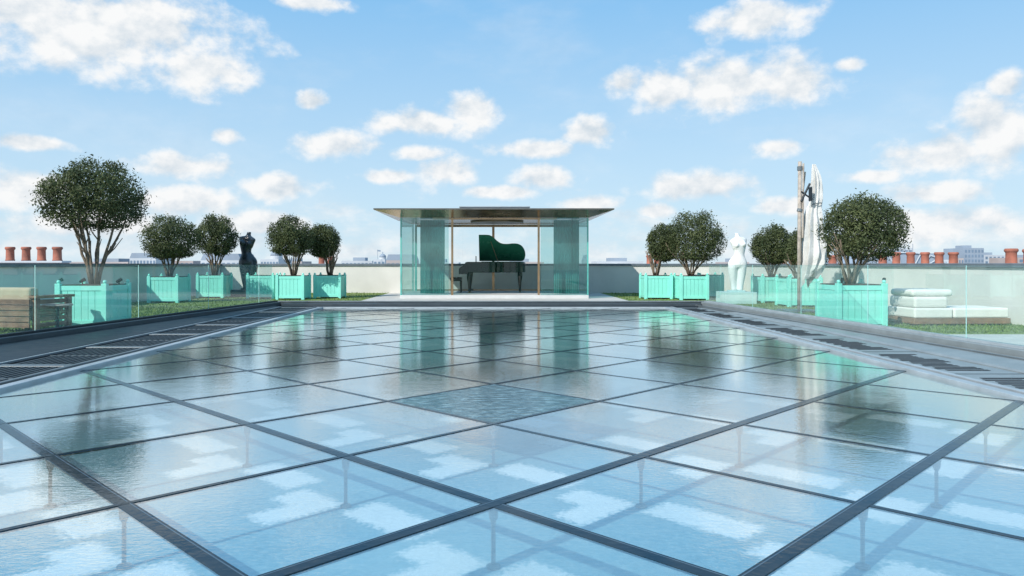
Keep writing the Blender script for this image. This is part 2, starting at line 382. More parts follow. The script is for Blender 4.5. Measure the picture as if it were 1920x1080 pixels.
rx=rx[keep];ry=ry[keep];n=len(rx)
an=np.random.uniform(0,6.28,n); h=np.random.uniform(.025,.06,n); w=.018
V=np.zeros((n,3,3)); V[:,0]=np.stack([rx-w*np.cos(an),ry-w*np.sin(an),np.zeros(n)],1); V[:,1]=np.stack([rx+w*np.cos(an),ry+w*np.sin(an),np.zeros(n)],1)
V[:,2]=np.stack([rx+np.random.uniform(-.03,.03,n),ry+np.random.uniform(-.03,.03,n),h],1)
me=bpy.data.meshes.new('grass'); me.from_pydata(V.reshape(-1,3).tolist(),[],np.arange(n*3).reshape(-1,3).tolist()); me.materials.append(M['grassblade'])
go=bpy.data.objects.new('grass',me); COL.objects.link(go); tag(go,'short green turf blades growing on the roof lawn','grass',None,'stuff')

def wall(name,x0,x1,y0,y1,label):
    t=thing(name,((x0+x1)/2,(y0+y1)/2,0),label,'wall'); cx,cy=(x0+x1)/2,(y0+y1)/2
    MB().box(x0-cx,x1-cx,y0-cy,y1-cy,-.5,1.12).build('wall_face',M['cream'],t)
    MB().box(x0-cx-.05,x1-cx+.05,y0-cy-.05,y1-cy+.05,1.123,1.215).build('coping',M['cap'],t,bevel=.01)
wall('parapet_wall',WL-.4,WR+.4,WB,WB+.35,'long cream parapet wall with dark coping behind the glass pavilion')
wall('parapet_wall',WL-.4,WL,-8,WB-.06,'cream parapet wall with dark coping along the left side, behind the teak armchair')
wall('parapet_wall',WR,WR+.4,-8,WB-.06,'cream parapet wall with dark coping along the right side, behind the daybed')

g=MB(); a=PW-.01
g.poly([(-a,PY0,-.32),(a,PY0,-.32),(a,PY1,-.32),(-a,PY1,-.32)])
g.poly([(-a,PY0,-.32),(-a,PY1,-.32),(-a,PY1,-.01),(-a,PY0,-.01)]); g.poly([(a,PY0,-.32),(a,PY1,-.32),(a,PY1,-.01),(a,PY0,-.01)])
g.poly([(-a,PY1,-.32),(a,PY1,-.32),(a,PY1,-.01),(-a,PY1,-.01)]); g.poly([(-a,PY0,-.32),(a,PY0,-.32),(a,PY0,-.01),(-a,PY0,-.01)])
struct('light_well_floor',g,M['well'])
struct('water',MB().poly([(-PW,PY0,0),(PW,PY0,0),(PW,PY1,0),(-PW,PY1,0)]),M['water'])

sk=thing('glass_skylight',(0,Y0,0),'large flat glass roof of diagonal square panes under a film of rippling water','skylight')
def clip(poly):
    for ax,lim,sg in ((0,-PW,1),(0,PW,-1),(1,PY0,1),(1,PY1,-1)):
        outp=[]
        for i in range(len(poly)):
            A_,B_=poly[i-1],poly[i]; da=(A_[ax]-lim)*sg; db=(B_[ax]-lim)*sg
            if (da>=0)!=(db>=0):
                t=da/(da-db); outp.append((A_[0]+t*(B_[0]-A_[0]),A_[1]+t*(B_[1]-A_[1])))
            if db>=0: outp.append(B_)
        poly=outp
        if len(poly)<3: return []
    return poly
def area(p): return abs(sum(p[i-1][0]*p[i][1]-p[i][0]*p[i-1][1] for i in range(len(p))))/2
panes=[]
for iu in range(-6,7):
    for iv in range(-7,20):
        if (iu+iv)%2==0: continue
        cx,cy=iu*U,Y0+iv*U
        p=clip([(cx-U+.0,cy),(cx,cy-U),(cx+U,cy),(cx,cy+U)])
        if p and area(p)>.02: panes.append((cx,cy,p,(iu,iv)))
def inview(cx,cy): return cy>1.5 and abs(cx)<(cy+1.3)*.75+.6
vis=[p for p in panes if inview(p[0],p[1])]; hid=[p for p in panes if not inview(p[0],p[1])]
vis.sort(key=lambda p:-area(p[2])/max(p[1],2)**2)
if len(vis)>100: hid+=vis[100:]; vis=vis[:100]
for cx,cy,p,ij in vis:
    if ij==(0,3):
        k=.975; o=MB().poly([((x-cx)*k,(y-cy)*k,0) for x,y in p]).build('pane',M['darkpane'],sk,loc=(cx,cy-Y0,.0016)); o['label']='darker roughly textured pane in the middle of the glass roof'; continue
    MB().poly([(x-cx,y-cy,0) for x,y in p]).build('pane',M['pane'],sk,loc=(cx,cy-Y0,-.012))
g=MB()
for cx,cy,p,ij in hid: g.poly([(x,y-Y0,-.012) for x,y in p])
o=g.build('pane_remainder',M['pane'],sk); o['kind']='stuff'
def bar(c,fam,wd,z,thick):
    def yy(x): 
        u=x/U; v=(u-c) if fam=='A' else (c-u); return Y0+v*U
    lo,hi=-PW,PW
    for lim in (PY0,PY1):
        v=(lim-Y0)/U; u=(v+c) if fam=='A' else (c-v); xl=u*U
        if fam=='A':
            if lim==PY0: lo=max(lo,xl)
            else: hi=min(hi,xl)
        else:
            if lim==PY0: hi=min(hi,xl)
            else: lo=max(lo,xl)
    if hi-lo<.1: return
    A_=Vector((lo,yy(lo)-Y0,0)); B_=Vector((hi,yy(hi)-Y0,0)); d=(B_-A_).normalized(); nn=Vector((-d.y,d.x,0))
    q=MB()
    def strip(w,z0,z1,off=0):
        q.prism([tuple((A_+nn*(w+off))[:2]),tuple((B_+nn*(w+off))[:2]),tuple((B_-nn*(w-off))[:2]),tuple((A_-nn*(w-off))[:2])],z0,z1)
    strip(wd/2,-.011 if fam=='A' else -.010,z)
    if thick:
        q.mi=1; strip(wd*.04,z,z+.0006,wd*.30)
    q.build('beam',[M['bar'],M['barseam']],sk)
for c in range(-26,27,2):
    bar(c,'A',.074 if c in (0,2) else .034,.0036,c in (0,2))
    bar(c,'B',.074 if c in (0,-2) else .034,.0024,c in (0,-2))
for iu in range(-4,5):
    for iv in range(-2,3):
        if (iu+iv)%2: continue
        X=iu*U; Yv=iv*U
        if not inview(X,Y0+Yv): continue
        g=MB(); g.tube([(0,0,-.315),(0,0,-.03)],.011,8); g.lathe([(.035,-.318),(.035,-.305),(.012,-.295)],n=10); g.lathe([(.012,-.09),(.022,-.07),(.026,-.02)],n=10)
        g.build('support_post',M['steelpost'],sk,loc=(X,Yv,0))

for s,fk,side in ((-1,lk,'left'),(1,rk,'right')):
    t=thing('drain_channel',(s*5.2,0,0),('dark slatted metal drainage channel along the left edge of the water' if s<0 else 'pale metal drainage channel with comb slots along the right edge of the water'),'drain')
    ox=-s*5.2
    def bx(q,a,b,y0,y1,z0,z1):
        x0,x1=sorted((s*a,s*b)); q.box(x0+ox,x1+ox,y0,y1,z0,z1)
    q=MB(); bx(q,PW+.004,PW+.12,-1.5,20.0,-.3,.035); q.build('pool_edge_rail',M['lightmetal'],t,bevel=.006)
    q=MB(); bx(q,PW+.122,PW+.17,-1.5,20.0,-.3,.012); q.build('gap_strip',M['darkmetal'],t)
    q=MB(); bx(q,PW+.172,PW+.235,-1.5,20.0,-.3,.045); q.build('inner_rail',M['lightmetal' if s>0 else 'greymetal'],t,bevel=.005)
    q=MB(); bx(q,PW+.237,5.70,-1.5,20.0,-.3,.02); q.build('channel_plate',M['black' if s<0 else 'plate'],t)
    if s<0:
        for k in range(11):
            y0=-.9+k*1.9
            q=MB()
            for j in range(9):
                a0=PW+.26+j*.088; bx(q,a0,a0+.016,y0,y0+1.70,.0205,.030)
            yy=y0+.85; bx(q,PW+.25,5.68,yy,yy+.02,.0205,.028)
            q.build('grate',M['greymetal'],t)
            q=MB(); bx(q,PW+.24,5.70,y0+1.72,y0+1.88,.0205,.036); q.build('cover_strip',M['greymetal'],t,bevel=.004)
    else:
        for k in range(10):
            yc=.92+k*2.0
            q=MB()
            for j in range(13):
                yy=yc-.76+j*.118; aa=PW+.36+(.0 if j%2 else .05); bb=5.50-(.12 if (j//3)%2 else 0)
                bx(q,aa,bb,yy,yy+.062,.018,.0235)
            q.build('comb_slots',M['slot'],t)
            q=MB(); bx(q,PW+.24,5.69,yc+.985,yc+.997,.018,.0235); q.build('plate_joint',M['darkmetal'],t)
    ya,yb=-1.5,20.5
    kt=thing('kerb',(s*6.5,0,0),'low metal clad kerb carrying the %s glass balustrade'%side,'kerb'); kx=-s*6.5  # left kerb parts use darker metal: shade on that side put into colour
    def lp(q,a,b,z0,z1,y0=ya,y1=yb):
        q.prism([(fk(y0)+s*a+kx,y0),(fk(y1)+s*a+kx,y1),(fk(y1)+s*b+kx,y1),(fk(y0)+s*b+kx,y0)],z0,z1)
    q=MB(); x=s*5.703+kx
    q.prism([(x,ya),(x,20.0),(fk(20.0)-s*.20+kx,20.0),(fk(ya)-s*.20+kx,ya)],-.3,[.03,.03,.07,.07]); q.build('apron',M['darkmetal' if s<0 else 'plate'],kt)
    q=MB(); bx_=s*5.74+kx; q.box(min(bx_,bx_+s*.03),max(bx_,bx_+s*.03),ya,20.0,.02,.048); q.build('apron_edge',M['lightmetal'],kt)
    if s>0:
        q=MB(); lp(q,-.36,-.33,.0,.085); q.build('apron_rib',M['greymetal'],kt)
    q=MB(); lp(q,-.197,-.152,-.3,.03); q.build('shadow_gap',M['black'],kt)
    q=MB(); lp(q,-.15,.16,-.3,.15); q.build('kerb_body',M['midmetal' if s<0 else 'plate'],kt,bevel=.01)
    q=MB(); lp(q,-.06,-.02,.151,.185); lp(q,.02,.06,.151,.185); q.build('glass_shoe',M['darkmetal' if s<0 else 'lightmetal'],kt)
    bt=thing('glass_balustrade',(s*6.5,0,.15),'frameless green tinted glass balustrade along the %s of the water'%side,'balustrade')
    edges=[20.3,19.4-.0] if s<0 else [20.3,17.35]
    st=2.7 if s<0 else 2.4
    while edges[-1]>-1: edges.append(edges[-1]-st)
    for e0,e1 in zip(edges[:-1],edges[1:]):
        y0,y1=e1+.010,e0-.010
        A_=[(fk(y0)-.006+kx,y0),(fk(y0)+.006+kx,y0)]; B_=[(fk(y1)-.006+kx,y1),(fk(y1)+.006+kx,y1)]
        z0,z1=.005,1.03
        q=MB()
        q.poly([(*A_[0],z0),(*B_[0],z0),(*B_[0],z1),(*A_[0],z1)])
        q.mi=1
        q.poly([(*A_[0],z1),(*B_[0],z1),(*B_[1],z1),(*A_[1],z1)]); q.poly([(*A_[0],z0),(*A_[1],z0),(*A_[1],z1),(*A_[0],z1)])
        q.build('glass_panel',[M['glass'],M['paleedge']],bt,fixn=False)
t=thing('far_coping',(0,20.5,0),'stepped dark and grey metal coping between the water and the pavilion','coping')
def cb_(n_,m_,x0,x1,y0,y1,z0,z1): MB().box(x0,x1,y0-20.5,y1-20.5,z0,z1).build(n_,M[m_],t)
cb_('edge_rail','lightmetal',-4.9,4.9,20.004,20.10,-.3,.035)
cb_('lower_step','darkmetal',-5.75,5.65,20.103,20.35,-.3,.05)
cb_('mid_step','midmetal',-5.85,5.75,20.353,20.62,-.3,.10)
cb_('gap','black',-5.95,5.85,20.623,20.70,-.3,.08)
cb_('upper_step','midmetal',-6.15,6.02,20.703,21.09,-.3,.15)
cb_('top_rail','lightmetal',-6.15,6.02,20.72,20.75,.1505,.162)

# ---------------------------------------------------------------- pavilion
PF=25.6; PB=30.0; PL=PX(752,PF); PR=PX(1102,PF); FZ=.12; CZ=2.80
pv_=thing('garden_pavilion',(0,PF,0),'flat roofed glass pavilion with bronze soffit standing behind the water','pavilion')
def P_(n_,m_,x0,x1,y0,y1,z0,z1,bev=0): return MB().box(x0,x1,y0-PF,y1-PF,z0,z1).build(n_,M[m_],pv_,bevel=bev)
P_('floor_slab','slab',PL-.03,PR+.03,PF-.05,PB+.1,.0,FZ,.01)
RX0,RX1,RY0,RY1=PX(700,24.6),PX(1152,24.6),24.6-PF,31.0-PF; zt=3.06
q=MB(); A_=[(RX0,RY0,zt-.045),(RX1,RY0,zt-.045),(RX1,RY1,zt-.045),(RX0,RY1,zt-.045)]; B_=[(PL-.05,-.05,CZ+.01),(PR+.05,-.05,CZ+.01),(PR+.05,PB-PF+.05,CZ+.01),(PL-.05,PB-PF+.05,CZ+.01)]
for i in range(4): q.poly([A_[i],A_[(i+1)%4],B_[(i+1)%4],B_[i]])
q.build('soffit',M['soffit'],pv_)
MB().poly(B_).build('ceiling',M['soffit'],pv_)
MB().box(RX0,RX1,RY0,RY1,zt-.043,zt).build('roof_slab',M['fascia'],pv_)
P_('roof_box','roofmetal',PX(863,26),PX(992,26),26,28,zt+.002,zt+.14,.01)
P_('roof_box_lid','lightmetal',PX(861,26),PX(994,26),25.97,28.05,zt+.142,zt+.17)
q=MB(); q.lathe([(.95,0),(1.0,0),(1.0,.05),(.95,.05)],n=48); q.build('ceiling_ring',M['dullbronze'],pv_,loc=(PX(932,27.8),27.8-PF,CZ-.05),smooth=False)
q=MB(); q.lathe([(.93,0),(.93,.02)],n=48); q.build('ceiling_disc',M['dullbronze'],pv_,loc=(PX(932,27.8),27.8-PF,CZ-.028))
def panel(x0,y0,x1,y1,m_,name='glass_panel'):
    q=MB(); q.poly([(x0,y0-PF,FZ),(x1,y1-PF,FZ),(x1,y1-PF,CZ),(x0,y0-PF,CZ)]); return q.build(name,M[m_],pv_,fixn=False)
XA=PX(843,PF); XB=PX(1012,PF)
panel(PL,PF,XA-.03,PF,'paviglass'); panel(XB+.03,PF,PR,PF,'paviglass')
panel(PL,PF,PL,PB,'paviglass','side_glass'); panel(PR,PF,PR,PB,'paviglass','side_glass')
panel(PL+.1,PB,-.06,PB,'clearglass','rear_glass'); panel(.06,PB,PR-.1,PB,'clearglass','rear_glass')
panel(XA-.45,PF+.12,XA+.03,PF+.12,'clearglass','sliding_door'); panel(XB-.03,PF+.12,XB+.45,PF+.12,'clearglass','sliding_door')
for x in (PL,PR): P_('corner_glass_edge','edge',x-.025,x+.025,PF-.03,PF+.025,FZ,CZ)
for x in (PX(848,PF),PX(1010,PF)): P_('bronze_post','bronze',x-.035,x+.035,PF-.04,PF+.06,FZ,CZ)
P_('door_rail','bronze',XA-.6,XB+.6,PF+.09,PF+.15,CZ-.05,CZ+.005)
P_('rear_post','bronze',-.05,.05,PB-.05,PB+.04,FZ,CZ)
for x in (PL+.06,PR-.06): P_('rear_corner_post','edge',x-.04,x+.04,PB-.05,PB+.03,FZ,CZ)
P_('rear_head_rail','bronze',PL+.1,PR-.1,PB-.04,PB+.03,CZ-.10,CZ)
P_('rear_sill_rail','bronze',PL+.1,PR-.1,PB-.04,PB+.03,FZ,FZ+.05)
def curtain(px0,px1,Yc,label,seed):
    x0,x1=PX(px0,Yc),PX(px1,Yc); xc=(x0+x1)/2
    q=MB(); n=160; rnd=random.Random(seed); ph=[0]
    for _ in range(n): ph.append(ph[-1]+rnd.uniform(.25,.85))
    rows=[]
    for z,amp in ((FZ+.02,.016),(1.0,.014),(2.0,.012),(CZ-.02,.010)):
        rows.append([(x0-xc+(x1-x0)*i/n, amp*math.sin(ph[i])+.02*math.sin(i*.11+seed), z) for i in range(n+1)])
    vs=[p for r in rows for p in r]; fs=[]
    for r in range(3):
        for i in range(n): fs.append((r*(n+1)+i,r*(n+1)+i+1,(r+1)*(n+1)+i+1,(r+1)*(n+1)+i))
    q.add(vs,fs); o=q.build('curtain',M['sheer'],None,smooth=True,loc=(xc,Yc,0),fixn=False)
    tag(o,label,'curtain')
curtain(788,834,26.6,'gathered teal floor length curtain inside the pavilion, left of the piano',1)
curtain(1038,1086,26.6,'gathered teal floor length curtain inside the pavilion, right of the piano',2)

# ---------------------------------------------------------------- piano
PYc=28.2
pn=thing('grand_piano',(PX(925,PYc),PYc,FZ),'dark grand piano with its green lid raised, inside the glass pavilion','piano')
ox0=PX(862,PYc); ox1=PX(986,PYc)
def curve(a):
    pts=[(0,1.48),(.30,1.48),(.46,1.44),(.60,1.30),(.74,1.12),(.90,1.00),(1.10,.97),(1.35,1.00),(1.55,.97),(1.70,.85),(1.80,.66),(1.85,.42),(1.84,.20),(1.78,.04),(1.70,0)]
    out=[]
    for i in range(len(pts)-1):
        p0=pts[max(i-1,0)];p1=pts[i];p2=pts[i+1];p3=pts[min(i+2,len(pts)-1)]
        for k in range(5):
            t=k/5; out.append(tuple(.5*((2*p1[j])+(-p0[j]+p2[j])*t+(2*p0[j]-5*p1[j]+4*p2[j]-p3[j])*t*t+(-p0[j]+3*p1[j]-3*p2[j]+p3[j])*t**3) for j in (0,1)))
    out.append(pts[-1]); return out
XL=PX(898,PYc); cv=curve(0); yh=.74
sc_=(ox1-XL)/1.85
body=[(XL+x*sc_,yh-d) for x,d in cv]+[(XL-.0,yh)]
zb0,zb1=.70,1.16
q=MB(); q.prism([(ox0+.30,yh-1.48),(XL,yh-1.48)]+body[1:-1]+[(ox0+.30,yh)],zb0+.06,zb1); q.build('case',M['pianoblack'],pn,bevel=.02)
q=MB(); q.prism([(x*.999,y*.999) for x,y in [(XL+.1,yh-1.35)]+[(XL+x*sc_*.97,yh-.03-d*.95) for x,d in cv[8:-1]]],zb1+.001,zb1+.012); q.build('soundboard_rim',M['pianogreen'],pn)
q=MB(); q.box(ox0,ox0+.30,yh-1.48,yh,zb0,zb0+.10); q.build('key_bed',M['pianoblack'],pn,bevel=.02)
for y_ in (yh-1.50,yh-.08):
    q=MB(); pr=[(0,zb0),(0.34,zb0),(.34,zb1-.0),(.26,zb1-.01),(.16,zb1-.14),(.03,zb1-.22),(0,zb1-.26)]
    q.add([(ox0+x,y_,z) for x,z in pr]+[(ox0+x,y_+.10,z) for x,z in pr],[tuple(range(7)),tuple(range(7,14))]+[(i,(i+1)%7,(i+1)%7+7,i+7) for i in range(7)]); q.build('key_cheek',M['pianoblack'],pn)
q=MB()
for i in range(52): q.box(ox0+.02,ox0+.17,yh-1.38+i*.0245,yh-1.38+i*.0245+.022,zb0+.101,zb0+.125)
q.build('keyboard',M['ivory'],pn)
a=math.radians(41)
lid=[(x,yh-d*math.cos(a),zb1+.03+d*math.sin(a)) for x,d in [(XL+u_*sc_,d_) for u_,d_ in cv]]+[(XL,yh,zb1+.03)]
q=MB(); nrm=Vector((0,math.sin(a),math.cos(a)))*.03; nl=len(lid)
q.add([Vector(p) for p in lid]+[Vector(p)+nrm for p in lid],[tuple(range(nl)),tuple(range(nl,2*nl))]+[(i,(i+1)%nl,(i+1)%nl+nl,i+nl) for i in range(nl)])
q.build('lid',M['pianogreen'],pn)
q=MB(); q.tube([(XL+.75,yh-1.0,zb1-.05),(XL+.45,yh-.9,zb1+.78)],.012); q.build('lid_prop',M['dullbronze'],pn)
q=MB(); q.box(XL-.12,XL-.09,yh-1.2,yh-.3,zb1,zb1+.22); q.build('music_desk',M['pianoblack'],pn)
for (x,y) in ((ox0+.38,yh-1.3),(ox0+.38,yh-.2),(ox1-.22,yh-.55)):
    q=MB(); q.lathe([(.035,.0),(.035,.06),(.055,.08),(.045,.14),(.06,.35),(.095,.62),(.095,.78)],n=12); o=q.build('leg',M['pianoblack'],pn,loc=(x,y,0))
    MB().lathe([(.03,0),(.04,.02),(.03,.05)],n=10).build('castor',M['gold'],o)
q=MB(); q.tube([(ox0+.5,yh-.62,.80),(ox0+.42,yh-.62,.12)],.012);q.tube([(ox0+.5,yh-.86,.80),(ox0+.42,yh-.86,.12)],.012); q.box(ox0+.32,ox0+.52,yh-.9,yh-.58,.07,.13); q.build('pedal_lyre',M['pianoblack'],pn)
st=thing('piano_stool',(PX(856,PYc),PYc-.1,FZ),'small black piano stool at the keyboard end of the grand piano','stool')
MB().box(-.22,.22,-.34,.34,.44,.58).build('seat',M['pianoblack'],st,bevel=.03)
for x in (-.17,.17):
    for y in (-.29,.29): MB().tube([(x,y,.44),(x*1.05,y*1.05,0)],[.032,.02]).build('leg',M['pianoblack'],st)

# ---------------------------------------------------------------- planters + trees
PWD=.97; PH=.86
def make_planter():
    t=thing('planter_box',(0,0,0),'x','planter'); w=PWD/2
    q=MB(); q.box(-w+.05,w-.05,-w+.05,w-.05,.05,PH-.08)
    q.build('box_body',M['mintdark'],t)
    for r in range(4):
        R=Matrix.Rotation(r*math.pi/2,4,'Z'); q=MB(); nbd=6; ww=(PWD-.2)/nbd
        for i in range(nbd): q.box(-w+.1+i*ww+.004,-w+.1+(i+1)*ww-.004,-w+.034,-w+.055,.14,PH-.16,R)
        q.box(-w+.1,w-.1,-w+.022,-w+.06,.05,.14,R); q.box(-w+.1,w-.1,-w+.022,-w+.06,PH-.16,PH-.07,R)
        q.build('side_panel',M['mint'],t)
    for sx in (-1,1):
        for sy in (-1,1):
            q=MB(); q.box(sx*(w-.05)-.05,sx*(w-.05)+.05,sy*(w-.05)-.05,sy*(w-.05)+.05,0,PH-.03); p=q.build('corner_post',M['mint'],t,bevel=.006)
            q=MB(); q.lathe([(.015,0),(.034,.02),(.037,.035),(.024,.06),(.0,.068)],n=12); q.build('finial',M['mint'],p,loc=(sx*(w-.05),sy*(w-.05),PH-.03),smooth=True)
    q=MB(); q.box(-w+.06,w-.06,-w+.06,w-.06,PH-.079,PH-.05); q.build('soil',M['soil'],t)
    return t
proto=make_planter(); first=[True]
def planter(x,y,label,rz=0):
    o=proto if first[0] else copy_tree(proto)
    first[0]=False; o.location=(x,y,0); o.rotation_euler.z=rz; tag(o,label,'planter','mint planter boxes on the roof lawn'); return o

def crown_mesh(R,H,nleaf,leaf,seed):
    rs=np.random.RandomState(seed)
    nc=120
    d=rs.normal(size=(nc,3)); d/=np.linalg.norm(d,axis=1)[:,None]
    r=rs.uniform(.60,.95,nc); r[:18]=rs.uniform(.1,.6,18)
    C=d*r[:,None]
    csz=rs.uniform(.07,.16,nc)
    idx=rs.randint(0,nc,nleaf); 
    Pn=C[idx]+rs.normal(size=(nleaf,3))*csz[idx][:,None]
    nf=int(nleaf*.24); dd=rs.normal(size=(nf,3)); dd/=np.linalg.norm(dd,axis=1)[:,None]; Pn[:nf]=dd*(rs.uniform(.3,1,nf)**.5)[:,None]*.93
    ph=rs.uniform(0,6.28,6)
    def lim(q):
        a_=np.arctan2(q[:,1],q[:,0]); e=q[:,2]/np.maximum(np.linalg.norm(q,axis=1),1e-6)
        return .98+.05*np.sin(3*a_+ph[0]+2*e)+.05*np.sin(5*a_+ph[1]-4*e)+.055*np.sin(9*a_+ph[2]+7*e)+rs.normal(size=len(q))*.045
    ln_=np.linalg.norm(Pn,axis=1); lm=lim(Pn); over=ln_>lm
    Pn[over]*= (lm[over]/ln_[over]*rs.uniform(.86,1.0,over.sum()))[:,None]
    under=Pn[:,2]<-.62; Pn[under,2]=-.62+(Pn[under,2]+.62)*.45*rs.uniform(0,1.6,under.sum())
    P3=Pn*np.array([R,R,H])
    nrm=Pn/np.maximum(np.linalg.norm(Pn,axis=1),.01)[:,None]*.9+rs.normal(size=(nleaf,3))*.75
    nrm/=np.linalg.norm(nrm,axis=1)[:,None]
    t1=np.cross(nrm,rs.normal(size=(nleaf,3))); t1/=np.linalg.norm(t1,axis=1)[:,None]; t2=np.cross(nrm,t1)
    s=leaf*rs.uniform(.7,1.35,nleaf)[:,None]
    V=np.stack([P3-t1*s, P3-t2*s*.42+nrm*s*.12, P3+t1*s, P3+t2*s*.42+nrm*s*.12],1).reshape(-1,3)
    me=bpy.data.meshes.new('crown'); me.from_pydata(V.tolist(),[],np.arange(nleaf*4).reshape(-1,4).tolist()); me.materials.append(M['leaf'])
    return me
def trunk_mb(R,zc,H,seed,nst=8):
    rnd=random.Random(seed); q=MB()
    for i in range(nst):
        a=2*math.pi*i/nst+rnd.uniform(-.3,.3); rr=R*rnd.uniform(.25,.72)
        zt=zc-H*.45+rnd.uniform(0,.25)*H; b=.07
        pts=[]; 
        for k in range(6):
            f=k/5; pts.append((math.cos(a)*(b+(rr-b)*f**1.25)+rnd.uniform(-.025,.025)*(k>0),math.sin(a)*(b+(rr-b)*f**1.25)+rnd.uniform(-.025,.025)*(k>0),f*zt))
        q.tube(pts,[.032,.028,.025,.022,.017,.012],6)
        for j in range(3):
            k=rnd.choice((2,3,4)); p=Vector(pts[k]); a2=a+rnd.uniform(-1.1,1.1); l=rnd.uniform(.3,.5)*R
            e=p+Vector((math.cos(a2)*l*.6,math.sin(a2)*l*.6,l*rnd.uniform(.6,1.0)))
            m=(p+e)/2+Vector((0,0,-.03)); q.tube([p,m,e],[.015,.011,.006],5)
    return q
def tree(px,Y,pxl,pxr,yt,yb,label,seed,nleaf,leaf):
    zb=PH-.05; t=thing('ball_tree',(PX(px,Y),Y,zb),label,'tree','multi stemmed evergreen ball trees in mint planters')
    R=(pxr-pxl)/2/F*Y; H=(yb-yt)/2/F*Y; cx=PX((pxl+pxr)/2,Y)-PX(px,Y); zc=PZ((yt+yb)/2,Y)-zb
    tr=trunk_mb(R,zc,H,seed).build('trunk',M['bark'],t,smooth=True)
    c=bpy.data.objects.new('crown',crown_mesh(R,H,nleaf,leaf,seed)); COL.objects.link(c); c.parent=t; c.location=(cx,0,zc); c.rotation_euler=(random.uniform(-.06,.06),random.uniform(-.06,.06),0)
def both(fl,fr,yb_front,tl,tr_,tt_,tb,label_p,label_t,seed,nleaf,leaf,tpx=None):
    Yf=YG(yb_front); w=PWD
    xl=PX(fl,Yf); 
    xc=(PX(fl,Yf)+w/2) if fl<CX else (PX(fr,Yf)-w/2)
    planter(xc,Yf+w/2,label_p)
    if label_t:
        Yc=Yf+w/2; pxc=xc/Yc*F+CX
        tree(pxc,Yc,tl,tr_,tt_,tb,label_t,seed,int(nleaf*1.55),leaf*.82)
both(102,248,615,80,281,296,452,'mint green panelled planter box at far left, nearest on the left side','large loose ball tree at far left, nearest on the left side',11,12500,.035)
both(275,355,568,262,377,401,497,'mint planter box behind the left glass balustrade, second from the left','dense ball tree second from the left, touching the tree beside it',12,9000,.041)
both(367,432,559,366,448,399,489,'mint planter box third from the left, beside the black torso statue','ball tree immediately left of the black torso statue',13,8000,.043)
both(461,512,560,0,0,0,0,'treeless mint planter box in front of the black torso statue',None,0,0,0)
both(516,583,562,498,593,402,489,'mint planter box fifth from the left, just right of the empty one','rounded ball tree immediately right of the black torso statue',14,9000,.043)
both(587,632,559.5,572,638,416,492,'mint planter box nearest the pavilion on its left','smaller ball tree nearest the pavilion on its left side',15,7500,.043)
both(1217,1262,561,1211,1275,417,500,'mint planter box nearest the pavilion on its right','ball tree nearest the pavilion on its right side, half hidden by a bigger one',16,7500,.043)
both(1266,1330,563,1244,1361,393,505,'mint planter box second to the right of the pavilion','large round ball tree between the pavilion and the white torso statue',17,10000,.042)
both(1300,1358,558,0,0,0,0,'treeless mint planter box partly hidden behind the white torso plinth',None,0,0,0)
both(1420,1487,568,1408,1492,417,507,'mint planter box between the white torso statue and the folded parasol','ball tree between the white torso statue and the folded parasol',18,8000,.041)
both(1500,1543,576,1472,1560,424,514,'mint planter box directly behind the folded parasol','ball tree directly behind the folded parasol',19,7500,.040)
both(1540,1665,613,1538,1700,356,505,'mint planter box at right, nearest on the right side','large ball tree at right beside the folded white parasol, nearest on the right side',20,11500,.034)
def uplight(x,y,label):
    t=thing('garden_uplight',(x,y,PH-.05),label,'lamp')
    MB().tube([(0,0,0),(0,0,.05)],.012).build('stake',M['black'],t); MB().tube([(-.025,-.04,.045),(.025,.04,.095)],[.026,.034],10).build('lamp_head',M['black'],t)
for px,l in ((118,'small black spotlight at the left rim of the nearest left planter'),(160,'small black spotlight near the middle of the nearest left planter'),(228,'small black spotlight at the right rim of the nearest left planter')):
    uplight(PX(px,14.3),14.2,l)
uplight(PX(1572,14.6),14.45,'small black spotlight at the left rim of the nearest right planter'); uplight(PX(1650,14.6),14.45,'small black spotlight at the right rim of the nearest right planter')

